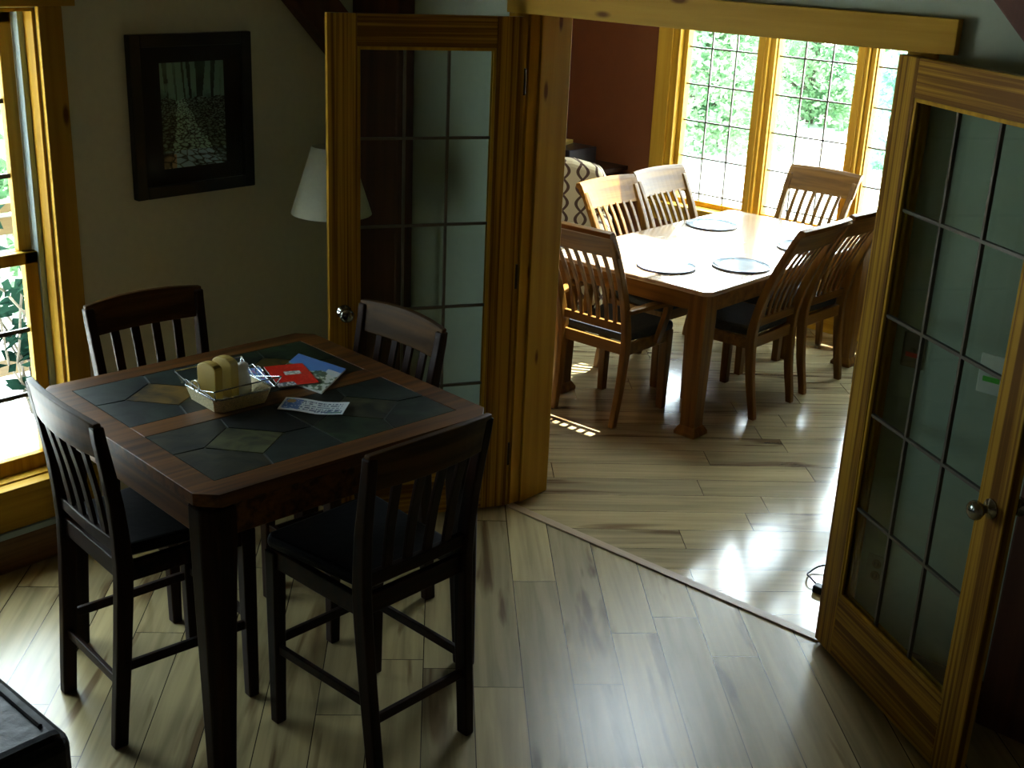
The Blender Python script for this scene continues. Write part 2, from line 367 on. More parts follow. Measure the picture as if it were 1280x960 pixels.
# left-window trims
trim(MB().box(XL, XL+.022, 2.15, 2.238, .33, 2.035), pinek['z'], 'pine side casing right of the tall left window')
trim(MB().box(XL, XL+.022, .94, 1.02, .33, 2.035), pine['z'], 'pine side casing left of the tall left window')
trim(MB().box(XL, XL+.03, .90, 2.285, 2.035, 2.14), pinek['y'], 'pine head board above the tall left window')
trim(MB().box(XL-.02, XL+.035, .90, 2.27, .305, .335), pine['y'], 'window stool under the tall left window')
trim(MB().box(XL, XL+.02, .94, 2.238, .165, .305), pine['y'], 'pine apron below the tall left window')
b = MB().box(XL, XL+.016, 2.238, YO, 0, .13); b.box(XL, XL+.022, YR, 2.238, 0, .14)
st(b.build('baseboard_left', wood('base_brown', (.13, .06, .02), (.22, .11, .035), axis='y', rough=.5), bev=.003), 'brown baseboard along the left wall', 'baseboard')
trim(MB().box(XL, XL+.03, .94, 2.3, .14, .165), M['vinyl'], 'grey moulding on top of the baseboard under the left window')
b = MB().box(-3.82, OX0-.1, YO-.016, YO, 0, .12); st(b.build('baseboard_middle_left', pine['x'], bev=.003), 'baseboard left of the doorway', 'baseboard')
b = MB().box(OX1+.1, -1.08, YO-.016, YO, 0, .10); st(b.build('baseboard_middle_right', wood('base_dark', (.10, .045, .012), (.18, .085, .025), axis='x'), bev=.003), 'baseboard right of the doorway seen through the glass', 'baseboard')
# dining window casings, stool, apron
trim(MB().box(-4.985, -4.87, YF-.022, YF, .60, 2.30), pinek['z'], 'pine casing left of the dining windows')
trim(MB().box(-2.80, -2.69, YF-.022, YF, .60, 2.30), pinek['z'], 'pine casing right of the dining windows')
trim(MB().box(-5.02, -2.65, YF-.03, YF, 2.21, 2.33), pinek['x'], 'pine head board above the dining windows')
trim(MB().box(-5.02, -2.65, YF-.055, YF+.10, .60, .628), pine['x'], 'pine stool below the dining windows')
trim(MB().box(-4.985, -2.69, YF-.02, YF, .50, .60), pinek['x'], 'pine apron below the dining windows')
for i, (a, c) in enumerate(((-4.235, -4.115), (-3.545, -3.435))):
    m_ = (a+c)/2; b = MB(); b.box(a-.004, c+.004, YF+.02, YF+.13, .628, 2.21); b.box(m_-.03, m_+.03, YF-.012, YF+.02, .628, 2.21); b.box(m_-.012, m_+.012, YF-.024, YF-.012, .628, 2.21)
    trim(b, pinek['z'], ('pine mullion between the first and second dining windows', 'pine mullion between the second and third dining windows')[i])
b = MB().box(-6.6, .1, YF-.018, YF, 0, .19); st(b.build('baseboard_far', pine['x'], bev=.003), 'pine baseboard under the dining windows', 'baseboard')

# timber posts and braces
def brace(nm, a, c, w, h, up, label):
    return tag(MB().obb(a, c, w, h, up).build(nm, timber['z'], bev=.006), label, 'timber brace')
tag(MB().box(XL, -3.82, YO-.10, YO, 0, ZC).build('timber_post', timber['z'], bev=.008), 'dark timber post in the room corner behind the left glass door', 'timber post')
tag(MB().box(-1.07, -.62, YO-.10, YO, 0, ZC).build('timber_post', timber['z'], bev=.008), 'dark timber post at the right edge beyond the right glass door', 'timber post')
brace('timber_brace', (XL+.06, 2.63, 2.70), (XL+.06, 3.49, 1.85), .10, .16, (0, 0, 1), 'dark sloping timber brace on the left wall running down to the corner post')
brace('timber_brace', (-1.78, YO-.05, 2.70), (-1.13, YO-.05, 2.05), .09, .16, (0, 0, 1), 'dark sloping timber brace high on the wall at top right')

# ------------------------------------------------------------------ windows
wn_ = [0]
def window(label): 
    wn_[0] += 1; return thing('window_%d' % wn_[0], (0, 0, 0), 0, label, 'window', None, 'structure')
def left_window(y0, y1, label):
    w = window(label); x = XL
    b = MB(); b.box(x-.15, x, y1-.012, y1, WZ0, WZ1); b.box(x-.15, x, y0, y0+.012, WZ0, WZ1); b.box(x-.15, x, y0, y1, WZ1-.012, WZ1); b.box(x-.16, x-.02, y0, y1, WZ0, WZ0+.012); b.build('jamb_frame', pine['z'], w, bev=.002)
    b = MB()
    for yy, s in ((y1-.012, -1), (y0+.012, 1)):
        b.box(x-.11, x-.06, min(yy, yy+.022*s), max(yy, yy+.022*s), WZ0+.012, WZ1-.012)
    b.build('side_track', M['vinyl'], w, bev=.002)
    a0, a1 = y0+.035, y1-.035; zm = 1.15
    for nm, xx, z0, z1 in (('lower_sash', x-.085, WZ0+.012, zm+.03), ('upper_sash', x-.12, zm-.01, WZ1-.012)):
        b = MB(); t = .033
        b.box(xx-t/2, xx+t/2, a0, a0+.05, z0, z1); b.box(xx-t/2, xx+t/2, a1-.05, a1, z0, z1); b.box(xx-t/2, xx+t/2, a0, a1, z0, z0+(.06 if 'low' in nm else .04)); b.box(xx-t/2, xx+t/2, a0, a1, z1-.045, z1)
        s_ = b.build(nm, pine['z'], w, bev=.003)
        g = MB(); zz0, zz1 = z0+.05, z1-.045
        for k in (1, 2): g.box(xx-.006, xx+.006, a0+.05, a1-.05, zz0+(zz1-zz0)*k/3-.008, zz0+(zz1-zz0)*k/3+.008)
        for k in (1, 2): yk = a0+.05+(a1-a0-.1)*k/3; g.box(xx-.006, xx+.006, yk-.008, yk+.008, zz0, zz1)
        g.build('muntin_grid', M['came'], s_)
        MB().box(xx-.003, xx+.001, a0+.045, a1-.045, zz0-.005, zz1+.005).build('glass_pane', M['pane'], s_)
    return w
left_window(1.02, 2.15, 'tall double hung pine window at the left edge beside the dark table')
left_window(-1.6, -1.0, 'unseen second double hung window added on the left wall to fill the front room with light')
for k, (x0, x1) in enumerate(WX):
    w = window('%s pine dining room window with a fine grid of panes' % ('leftmost', 'middle', 'right hand')[k])
    y = YF+.075
    b = MB(); z0, z1 = .628, 2.21
    b.box(x0-.022, x0+.012, y-.03, y+.03, z0, z1); b.box(x1-.012, x1+.022, y-.03, y+.03, z0, z1); b.box(x0, x1, y-.03, y+.03, z0, z0+.035); b.box(x0, x1, y-.03, y+.03, z1-.035, z1)
    if k == 0: b.box(x0-.07, x0-.022, YF-.005, YF+.14, z0, z1)
    if k == 2: b.box(x1+.022, x1+.065, YF-.005, YF+.14, z0, z1)
    b.build('sash_frame', pine['z'], w, bev=.003)
    g = MB()
    for j in (1, 2): xx = x0+(x1-x0)*j/3; g.box(xx-.005, xx+.005, y-.006, y+.006, z0+.03, z1-.03)
    for j in range(6): zz = .709+.2405*j; g.box(x0, x1, y-.006, y+.006, zz-.005, zz+.005)
    g.build('muntin_grid', M['came'], w)
    MB().box(x0, x1, y+.008, y+.012, z0+.03, z1-.03).build('glass_pane', M['pane'], w)
w = window('unseen skylight added in the dining room ceiling to bring sun onto the table')
b = MB()
b.box(SK[0]-.05, SK[0], SK[2]-.05, SK[3]+.05, 2.6, 2.78); b.box(SK[1], SK[1]+.05, SK[2]-.05, SK[3]+.05, 2.6, 2.78); b.box(SK[0], SK[1], SK[2]-.05, SK[2], 2.6, 2.78); b.box(SK[0], SK[1], SK[3], SK[3]+.05, 2.6, 2.78)
b.build('added_skylight_frame', pine['x'], w)
# ------------------------------------------------------------------ french doors
def french_door(n, hx, hy, ang, side, W, label):
    """side=+1: thickness lies toward local +y, -1: toward local -y; the visible face is local y=0"""
    d = thing('door_%d' % n, (hx, hy, 0), ang, label, 'door', None, 'structure')
    H0, H1, T, sw = .012, 2.04, .036, .112
    ya, yb = (0, T) if side > 0 else (-T, 0)
    gz0, gz1 = .245, 1.925
    MB().box(0, sw, ya, yb, H0, H1).build('stile', fir['z'], d, bev=.003)
    MB().box(W-sw, W, ya, yb, H0, H1).build('stile', fir['z'], d, bev=.003)
    MB().box(sw, W-sw, ya, yb, gz1, H1).build('rail', fir['x'], d, bev=.003)
    MB().box(sw, W-sw, ya, yb, H0, gz0).build('rail', fir['x'], d, bev=.003)
    b = MB(); k = .012
    for y0, y1 in ((ya+.003, ya+.012), (yb-.012, yb-.003)):
        b.box(sw, sw+k, y0, y1, gz0, gz1); b.box(W-sw-k, W-sw, y0, y1, gz0, gz1); b.box(sw, W-sw, y0, y1, gz1-k, gz1); b.box(sw, W-sw, y0, y1, gz0, gz0+k)
    b.build('glazing_bead', pine['z'], d, bev=.002)
    ym = (ya+yb)/2
    MB().box(sw, W-sw, ym-.002, ym+.002, gz0, gz1).build('glass_pane', M['glass'], d)
    b = MB(); gx0, gx1 = sw+k, W-sw-k
    for j in (1, 2): xx = gx0+(gx1-gx0)*j/3; b.box(xx-.005, xx+.005, ym-.006, ym+.006, gz0, gz1)
    for j in range(1, 5): zz = gz0+(gz1-gz0)*j/5; b.box(gx0, gx1, ym-.006, ym+.006, zz-.005, zz+.005)
    b.build('grille', M['came'], d)
    for s, y in ((-1, ya), (1, yb)):
        b = MB(); prof = [(.001, 0), (.029, 0), (.029, .006), (.012, .010), (.011, .028), (.020, .034), (.028, .046), (.029, .054), (.024, .064), (.012, .070), (.001, .071)]
        b.lathe([(r, h*s) for r, h in prof], 20, (W-.058, y, .925 if side < 0 else .90), 'y', cap=False)
        b.build('knob', M['chrome'], d, smooth=True)
    hyy = yb if side > 0 else ya
    for z in (.25, 1.03, 1.80):
        b = MB(); b.tube([(-.006, ya+.012 if side > 0 else yb-.012, z-.05), (-.006, ya+.012 if side > 0 else yb-.012, z+.05)], .007, 10)
        b.box(-.004, .0, ya+.002, yb-.002, z-.045, z+.045)
        b.build('hinge', M['hinge'], d)
    return d
french_door(1, -3.176, 3.619, math.atan2(2.957-3.619, -3.546+3.176), -1, .757, 'left pine french door with glass and nickel knob, folded open beside the lamp')
french_door(2, -1.690, 3.634, math.radians(-33.1), 1, .845, 'right pine french door with glass, swung open toward the viewer')

# ------------------------------------------------------------------ counter table
CT = thing('counter_table', (-2.966, 2.205, 0), math.radians(-4.6), 'square counter height dark wood table with slate tile top', 'table')
h = .515; ch = .05
octo = lambda r, c: [(-r+c, -r), (r-c, -r), (r, -r+c), (r, r-c), (r-c, r), (-r+c, r), (-r, r-c), (-r, -r+c)]
# border frame (ring) made of four mitred boards + centre board
def ring(b, outer, inner, z0, z1):
    n = len(outer)
    vo = [[b.bm.verts.new((x, y, z)) for x, y in outer] for z in (z0, z1)]; vi = [[b.bm.verts.new((x, y, z)) for x, y in inner] for z in (z0, z1)]
    for i in range(n):
        j = (i+1) % n
        b.bm.faces.new((vo[0][i], vo[0][j], vo[1][j], vo[1][i])); b.bm.faces.new((vi[0][j], vi[0][i], vi[1][i], vi[1][j]))
        b.bm.faces.new((vo[1][i], vo[1][j], vi[1][j], vi[1][i])); b.bm.faces.new((vo[0][j], vo[0][i], vi[0][i], vi[0][j]))
b = MB(); bw = .085; ri = h-bw
inner = [(-ri, -ri), (ri, -ri), (ri, -ri+.001), (ri, ri), (ri-.001, ri), (-ri, ri), (-ri, ri-.001), (-ri, -ri+.001)]
ring(b, octo(h, ch), inner, .885, .92)
b.box(-ri, ri, -.045, .045, .886, .92)
top = b.build('tabletop_frame', mid['x'], CT, bev=.006)
b = MB(); b.prism(octo(h-.02, ch), .865, .886); b.build('tabletop_moulding', mid['x'], CT, bev=.008)
# slate pieces: two fields, each two modules with a turned square
bm = bmesh.new(); cols = []
def poly(pts, c, z=.9195):
    cx = sum(p[0] for p in pts)/len(pts); cy = sum(p[1] for p in pts)/len(pts)
    q = []
    for x, y in pts:
        dx, dy = cx-x, cy-y; L_ = math.hypot(dx, dy); q.append((x+dx/L_*.004, y+dy/L_*.004))
    vt = [bm.verts.new((x, y, z)) for x, y in q]; vb = [bm.verts.new((x, y, z-.012)) for x, y in q]
    bm.faces.new(vt); cols.append(c)
    n = len(q)
    for i in range(n): bm.faces.new((vb[i], vb[(i+1) % n], vt[(i+1) % n], vt[i])); cols.append(c)
G = [(.009, .020, .013), (.013, .028, .016), (.005, .010, .009), (.008, .016, .016), (.015, .018, .009), (.004, .006, .006)]
GOLD = (.085, .058, .014); SAGE = (.050, .060, .030); OLIV = (.055, .045, .010)
fields = [(-ri, ri, .045, ri), (-ri, ri, -ri, -.045)]
random.seed(11)
centre = [[GOLD, OLIV], [SAGE, (.03, .034, .02)]]
for fi, (x0, x1, y0, y1) in enumerate(fields):
    xm = (x0+x1)/2
    for mi, (a, c) in enumerate(((x0, xm), (xm, x1))):
        cx, cy = (a+c)/2, (y0+y1)/2; w_, h_ = c-a, y1-y0; r = .115
        D = [(cx-r*1.05, cy+.02), (cx-.01, cy-r), (cx+r*1.05, cy-.02), (cx+.01, cy+r)]
        poly(D, centre[fi][mi])
        E_ = [(a, cy+.03*(1-2*mi)), (cx-.03, y0), (c, cy-.03), (cx+.03, y1)]
        cor = [(a, y0), (c, y0), (c, y1), (a, y1)]
        poly([E_[0], cor[0], E_[1], D[1], D[0]], random.choice(G)); poly([E_[1], cor[1], E_[2], D[2], D[1]], random.choice(G))
        poly([E_[2], cor[2], E_[3], D[3], D[2]], random.choice(G)); poly([E_[3], cor[3], E_[0], D[0], D[3]], random.choice(G))
me = bpy.data.meshes.new('slate_inlay'); bm.normal_update(); bm.to_mesh(me); bm.free()
ca = me.color_attributes.new('ink', 'FLOAT_COLOR', 'CORNER')
for p, c in zip(me.polygons, cols):
    for li in p.loop_indices: ca.data[li].color = c4(c)
sl = bpy.data.objects.new('slate_inlay', me); COL.objects.link(sl); me.materials.append(M['slate']); sl.parent = CT
sl.rotation_euler = top.rotation_euler = (0, 0, PI/2)
b = MB(); b.box(.045, ri, -ri, ri, .902, .9165); b.box(-ri, -.045, -ri, ri, .902, .9165); b.build('grout_bed', M['grout'], CT)
b = MB(); a = h-.04
for s in (-1, 1): b.box(-a, a, s*a-.012, s*a+.012, .775, .866); b.box(s*a-.012, s*a+.012, -a, a, .775, .866)
b.build('apron', mid['x'], CT, bev=.004)
for sx in (-1, 1):
    for sy in (-1, 1):
        b = MB(); rings = []
        for z, w_, c2 in ((0, .062, .018), (.78, .096, .034), (.866, .096, .034)):
            a, i_ = h-.016, h-.016-w_
            pts_ = [(i_, i_), (a, i_), (a, a-c2), (a-c2, a), (i_, a)]
            rings.append([(sx*px, sy*py, z) for px, py in pts_])
        b.loft(rings)
        b.build('leg', dark['z'], CT, bev=.006)

# ------------------------------------------------------------------ counter chair
def lerp(a, b_, t): return a+(b_-a)*t
def interp(tab, z):
    for (z0, v0), (z1, v1) in zip(tab, tab[1:]):
        if z <= z1:
            t = (z-z0)/(z1-z0); return lerp(v0, v1, t)
    return tab[-1][1]
def smooth_tab(tab, z):
    # gentle smoothing of a piecewise-linear profile
    return (interp(tab, max(tab[0][0], z-.06)) + 2*interp(tab, z) + interp(tab, min(tab[-1][0], z+.06)))/4
CY = [(0, -.250), (.30, -.222), (.60, -.200), (.80, -.216), (1.06, -.262)]
CXs = [(0, .182), (.60, .196), (1.06, .216)]
def counter_chair():
    t = thing('counter_chair', (0, 0, 0), 0, 'x', 'chair', 'dark counter chairs around the slate topped table')
    for s in (-1, 1):
        b = MB(); zs = [0, .1, .2, .3, .4, .5, .6, .7, .8, .9, 1.0, 1.045]
        b.post([(s*interp(CXs, z), smooth_tab(CY, z), z, .017, lerp(.022, .026, min(1, z/.6)) if z < .62 else lerp(.026, .016, (z-.6)/.45)) for z in zs])
        b.build('leg', dark['z'], t, bev=.005)
        b = MB(); b.post([(s*.196, .195, 0, .018, .018), (s*.196, .192, .56, .023, .023), (s*.196, .192, .60, .023, .023)]); b.build('leg', dark['z'], t, bev=.005)
    # crest rail, curved in plan, tall
    b = MB(); n = 12; secs = []
    for i in range(n+1):
        u = -1+2*i/n; x = u*.228
        bow = -.026*(1-u*u)
        zt = 1.068 - .012*u*u; zb = .945
        yt, yb_ = smooth_tab(CY, 1.05)+bow, smooth_tab(CY, .945)+bow
        secs.append([(x, yb_-.011, zb), (x, yb_+.011, zb), (x, yt+.010, zt), (x, yt-.012, zt)])
    b.loft(secs); b.build('crest_rail', crest, t, bev=.004)
    for i in range(4):
        x = (-.117+.078*i)
        b = MB(); b.post([(lerp(x*.97, x*1.05, k/6), smooth_tab(CY, lerp(.67, .95, k/6))-.020*(1-(x/.2)**2)*(k/6)-.004, lerp(.665, .952, k/6), .016, .006) for k in range(7)])
        b.build('slat', dark['z'], t, bev=.002)
    b = MB(); b.bar([(-.19, -.207, .655, .011, .020), (0, -.213, .655, .011, .020), (.19, -.207, .655, .011, .020)]); b.build('lower_back_rail', dark['x'], t, bev=.003)
    # seat frame + padded seat
    b = MB(); b.box(-.195, .195, .18, .205, .545, .605); b.box(-.195, .195, -.213, -.19, .545, .605)
    b.box(-.208, -.185, -.2, .2, .545, .605); b.box(.185, .208, -.2, .2, .545, .605); b.build('seat_frame', dark['x'], t, bev=.003)
    b = MB(); b.prism([(-.175, -.19), (.175, -.19), (.215, .205), (.19, .228), (-.19, .228), (-.215, .205)], .604, .645); b.build('seat', M['seat'], t, bev=.016, seg=3)
    def st_(p, q, nm='stretcher'): MB().obb(p, q, .016, .030).build(nm, dark['x'], t, bev=.003)
    st_((-.18, -.231, .21), (.18, -.231, .21)); st_((-.19, .194, .29), (.19, .194, .29), 'footrest')
    for s in (-1, 1): st_((s*.189, -.222, .265), (s*.196, .19, .265))
    return t
cc = counter_chair()
spots = [(-3.545, 2.300, math.radians(-93.5), 'dark slat back counter chair in front of the left wall under the framed picture'),
         (-3.060, 2.612, math.radians(176), 'dark counter chair at the far table side in front of the left glass door'),
         (-3.030, 1.840, math.radians(-6), 'dark counter chair on the near left side of the table beside the window'),
         (-2.445, 2.180, math.radians(89), 'dark counter chair at the right side of the table, its slatted back nearest the doorway')]
for i, (x, y, a, l) in enumerate(spots):
    if i == 0: cc.location = (x, y, 0); cc.rotation_euler = (0, 0, a); cc['label'] = l
    else: dup(cc, None, (x, y, 0), a, l)

# ------------------------------------------------------------------ dining table
DT = thing('dining_table', (-3.545, 5.75, 0), 0, 'long warm brown dining table glaring white under the windows', 'table')
hx, hy = .505, .885; c_ = .035
oc = [(-hx+c_, -hy), (hx-c_, -hy), (hx, -hy+c_), (hx, hy-c_), (hx-c_, hy), (-hx+c_, hy), (-hx, hy-c_), (-hx, -hy+c_)]
MB().prism(oc, .738, .762).build('tabletop', tabwood, DT, bev=.005)
b = MB(); ax_, ay_ = hx-.045, hy-.045
for s in (-1, 1): b.box(-ax_, ax_, s*ay_-.012, s*ay_+.012, .645, .739); b.box(s*ax_-.012, s*ax_+.012, -ay_, ay_, .645, .739)
b.build('apron', oak['x'], DT, bev=.003)
for sx in (-1, 1):
    for sy in (-1, 1):
        x, y = sx*(hx-.075), sy*(hy-.075); b = MB()
        b.post([(x, y, .03, .043, .043), (x, y, .10, .042, .042), (x, y, .60, .052, .052), (x, y, .739, .052, .052)])
        l_ = b.build('leg', oak['z'], DT, bev=.006)
        MB().post([(x, y, 0, .062, .062), (x, y, .018, .062, .062), (x, y, .05, .044, .044)]).build('foot_block', oak['z'], l_, bev=.004)

# ------------------------------------------------------------------ dining chairs
DY = [(0, -.275), (.20, -.236), (.45, -.215), (.65, -.262), (.85, -.345), (1.05, -.455)]
DX = [(0, .190), (.45, .200), (1.05, .222)]
def dining_chair(arms=False):
    t = thing('dining_chair', (0, 0, 0), 0, 'x', 'chair', 'slat back dining chairs around the bright table')
    if arms: t.name = 'dining_armchair'
    for s in (-1, 1):
        b = MB(); zs = [i*.0525 for i in range(21)]
        b.post([(s*interp(DX, z), smooth_tab(DY, z), z, .017, lerp(.018, .026, min(1, z/.4)) if z < .4 else lerp(.026, .018, (z-.4)/.65)) for z in zs[:20]])
        b.build('leg', oak['z'], t, bev=.006)
        b = MB(); b.post([(s*.195, .150, 0, .020, .020), (s*.195, .150, .38, .025, .025), (s*.195, .150, .44, .025, .025)]); b.build('leg', oak['z'], t, bev=.005)
    # scrolled crest
    b = MB(); secs = []; n = 12
    for i in range(n+1):
        u = -1+2*i/n; x = u*.240; bow = -.022*(1-u*u); y1 = smooth_tab(DY, 1.03)+bow; y0 = smooth_tab(DY, .90)+bow
        z1 = 1.045-.006*u*u
        secs.append([(x, y0-.010, .905), (x, y0+.010, .905), (x, (y0+y1)/2+.008, .975), (x, y1+.012, z1-.01), (x, y1-.006, z1+.008), (x, y1-.032, z1), (x, y1-.034, z1-.022), (x, y1-.014, z1-.03), (x, (y0+y1)/2-.014, .965)])
    b.loft(secs); b.build('crest_rail', oak['x'], t, bev=.003)
    for i in range(6):
        x = -.135+.054*i
        b = MB(); b.post([(x*lerp(.97, 1.06, k/8), smooth_tab(DY, lerp(.50, .915, k/8))-.016*(1-(x/.2)**2)*(k/8)+.004+.012*math.sin(k/8*PI), lerp(.50, .915, k/8), .011, .006) for k in range(9)])
        b.build('slat', oak['z'], t, bev=.002)
    MB().bar([(-.20, -.224, .515, .011, .022), (0, -.228, .515, .011, .022), (.20, -.224, .515, .011, .022)]).build('lower_back_rail', oak['x'], t, bev=.003)
    b = MB(); b.box(-.20, .20, .14, .165, .375, .435); b.box(-.20, .20, -.225, -.20, .375, .435); b.box(-.21, -.185, -.215, .155, .375, .435); b.box(.185, .21, -.215, .155, .375, .435); b.build('seat_frame', oak['x'], t, bev=.003)
    b = MB(); b.prism([(-.185, -.205), (.185, -.205), (.225, .16), (.20, .185), (-.20, .185), (-.225, .16)], .434, .485); b.build('seat', M['fabric'], t, bev=.022, seg=3)
    if arms:
        for s in (-1, 1):
            b = MB(); x = s*.245
            b.loft([[(x+dx*w, y, z+dz) for dx, dz in ((-1, -.012), (1, -.012), (1, .012), (-1, .012))] for x, y, z, w in ((s*.222, -.255, .612, .018), (s*.248, -.14, .622, .026), (s*.262, .0, .620, .030), (s*.258, .07, .610, .030), (s*.252, .095, .596, .022))])
            arm = b.build('armrest', oak['y'], t, bev=.006)
            MB().post([(s*.222, .02, .40, .014, .022), (s*.240, .03, .48, .014, .024), (s*.252, .05, .56, .014, .024), (s*.255, .055, .605, .014, .026)]).build('arm_support', oak['z'], arm, bev=.004)
    return t
dc = dining_chair()
dsp = [(-3.79, 5.565, math.radians(-92), 'nearer left side dining chair at the bright table, its front lit orange'),
       (-3.81, 6.09, math.radians(-92), 'dining chair on the left side of the bright table, farther one beside the window casing'),
       (-3.60, 6.51, math.radians(180), 'dining chair at the far end of the table, dark slats against the windows'),
       (-3.275, 5.535, math.radians(90), 'dining chair on the right side of the bright table, nearer of the two'),
       (-3.285, 6.095, math.radians(88), 'farther of the two right side dining chairs, next to the open door')]
for i, (x, y, a, l) in enumerate(dsp):
    if i == 0: dc.location = (x, y, 0); dc.rotation_euler = (0, 0, a); dc['label'] = l
    else: dup(dc, None, (x, y, 0), a, l)
ac = dining_chair(True); ac.location = (-3.625, 4.97, 0); ac['label'] = 'dining armchair with open arms at the near end of the bright table beside the jamb'; ac.rotation_euler = (0, 0, math.radians(1))

# plates on the dining table
def plate(x, y, label, first=None):
    if first: return dup(first, None, (x, y, .763), 0, label)
    t = thing('round_plate', (x, y, .763), 0, label, 'plate', 'round plates laid on the dining table')
    MB().lathe([(.001, 0), (.10, 0), (.105, .002), (.150, .005), (.149, .007), (.10, .005), (.001, .004)], 40, cap=False).build('dish', M['mat_round'], t, smooth=True)
    ring_ = MB(); ring_.tube([(.150*math.cos(k*PI/20), .150*math.sin(k*PI/20), .006) for k in range(40)], .0028, 6, closed=True); ring_.build('rim', M['rim'], t)
    return t
p0 = plate(-3.47, 5.12, 'round plate at the near end of the table, left one')
plate(-3.225, 5.44, 'round plate in front of the nearer right side chair', p0)
plate(-3.865, 6.14, 'bluish round plate in front of the farther left side chair', p0)
plate(-3.22, 6.08, 'round plate in front of the farther right side chair', p0)

# ------------------------------------------------------------------ framed picture
FP = thing('framed_picture', (XL, 2.746, 1.632), 0, 'black framed photograph of a stony forest path on the left wall', 'picture')
b = MB(); o, q = (.268, .301), (.222, .255)
for s in (-1, 1): b.box(.002, .035, min(s*q[0], s*o[0]), max(s*q[0], s*o[0]), -o[1], o[1]); b.box(.002, .035, -q[0], q[0], min(s*q[1], s*o[1]), max(s*q[1], s*o[1]))
b.build('frame', M['frame'], FP, bev=.004)
MB().box(.002, .022, -q[0], q[0], -q[1], q[1]).build('mat_board', M['mat'], FP)
def path_pic(s, t):
    n = noise.fractal(Vector((s*5, t*7, 1.3)), .8, 2.0, 4)
    if t > .66 + .03*noise.noise(Vector((s*6, 0, 0))):
        u = (t-.66)/.34
        g = .10+.16*u + .08*n
        for cx, w, dk in ((.10, .035, .2), (.24, .02, .3), (.37, .018, .15), (.46, .028, .1), (.60, .075, .12), (.80, .035, .1), (.93, .02, .5)):
            if abs(s-cx-.03*u*(1 if cx > .5 else -1)) < w*(.6+.5*u): g *= dk
        if .05 < s < .34 and u < .45 and u > .1: g = max(g, .22*abs(noise.noise(Vector((s*40, t*9, 4)))))
        g = min(.5, max(0, g)*4.2); return (g*.5, g*1.0, g*.85)
    # stony path, widening to the bottom
    u = t/.66; half = lerp(.42, .06, u**.8); c = lerp(.52, .30, u)
    sc = lerp(7, 26, u)
    vd = noise.voronoi(Vector((s*sc*.8, (1-u)**-.0*t*sc*1.6, 2.0)), distance_metric='DISTANCE', exponent=2.5)[0]
    edge = min(1, max(0, (vd[1]-vd[0])*3.2))
    on = abs(s-c) < half*(1+.25*n)
    g = (.34 if on else .08)*edge**1.4*(.65+.6*abs(n)+.25*noise.noise(Vector((s*22, t*22, 5))))
    if u < .28 and (s > .22): g *= 1.35
    bl = 1.0 if u > .25 else 1.35
    g = min(.8, max(0, g)*5.2)
    if s < .2 and u < .2: return (g*.8, g*.6, g*.4)
    return (g*.62, g*1.0, g*.88*bl)
grid_print('print', 0, 0, 92, 126, path_pic, M['print'], FP, lambda s, t: (.0235, (s-.5)*.283, (t-.5)*.392+.001))
MB().box(.025, .0265, -q[0], q[0], -q[1], q[1]).build('glass', glass_mat('picture_glass', (.98, .99, .99), .2), FP)

# ------------------------------------------------------------------ floor lamp
FL = thing('floor_lamp', (-3.785, 3.175, 0), 0, 'floor lamp with a pale conical shade half hidden behind the left door', 'lamp')
b = MB(); zb, zt = 1.245, 1.512
b.lathe([(.162, zb), (.076, zt), (.074, zt), (.160, zb), (.162, zb)], 40, cap=False); b.build('lamp_shade', M['shade'], FL, smooth=False)
for p in COL.objects['lamp_shade'].data.polygons: p.use_smooth = True
b = MB(); b.tube([(0, 0, .02), (0, 0, .5), (0, 0, 1.30)], .010, 10); b.lathe([(.010, 1.10), (.018, 1.12), (.010, 1.15)], 12, cap=False); b.build('pole', M['black'], FL)
MB().lathe([(.001, 0), (.13, 0), (.13, .012), (.05, .03), (.012, .05), (.001, .05)], 32, cap=False).build('base', M['black'], FL, smooth=True)
b = MB(); b.lathe([(.001, 1.28), (.018, 1.28), (.018, 1.33), (.001, 1.33)], 12, cap=False); b.tube([(-.075, 0, 1.49), (.075, 0, 1.49)], .002, 6); b.tube([(0, 0, 1.33), (0, 0, 1.49)], .003, 6); b.build('socket', M['hinge'], FL)

# ------------------------------------------------------------------ switches, outlet, cord
def wallplate(name, x0, x1, z0, z1, mat, label, cat, tape=None):
    t = thing(name, ((x0+x1)/2, YO, (z0+z1)/2), 0, label, cat); w, h_ = (x1-x0)/2, (z1-z0)/2
    MB().box(-w, w, -.006, 0, -h_, h_).build('cover_plate', mat, t, bev=.003)
    if name == 'light_switch':
        MB().obb((0, -.005, -.004), (0, -.017, .008), .009, .012, (1, 0, 0)).build('toggle', mat, t, bev=.002)
        MB().box(-w*.62, w*.62, -.0075, -.006, -h_*.38, -h_*.12).build('tape_strip', tape, t)
    else:
        for s in (-1, 1):
            MB().lathe([(.001, -.0085), (.016, -.0085), (.0165, -.006)], 20, (0, 0, s*.022), 'y', cap=False).build('socket_face', M['plate2'], t)
            b = MB(); b.box(-.008, -.005, -.0092, -.0084, s*.022-.006, s*.022+.006); b.box(.005, .008, -.0092, -.0084, s*.022-.006, s*.022+.006); b.build('socket_slots', M['tv'], t)
    return t
wallplate('light_switch', -1.292, -1.208, 1.062, 1.188, M['plate'], 'white light switch with green tape seen through the right door glass', 'light switch', M['tgreen'])
wallplate('light_switch', -1.545, -1.470, 1.080, 1.195, M['plate2'], 'beige light switch with red tape near the doorway casing behind glass', 'light switch', M['tred'])
wallplate('wall_outlet', -1.550, -1.478, .295, .40, plain('outlet_plastic', (.34, .38, .30), .4), 'wall outlet low on the wall behind the right door glass', 'outlet')
CD = thing('power_cord', (-1.86, 4.0, 0), 0, 'black power cord looping on the floor beside the right door', 'cord')
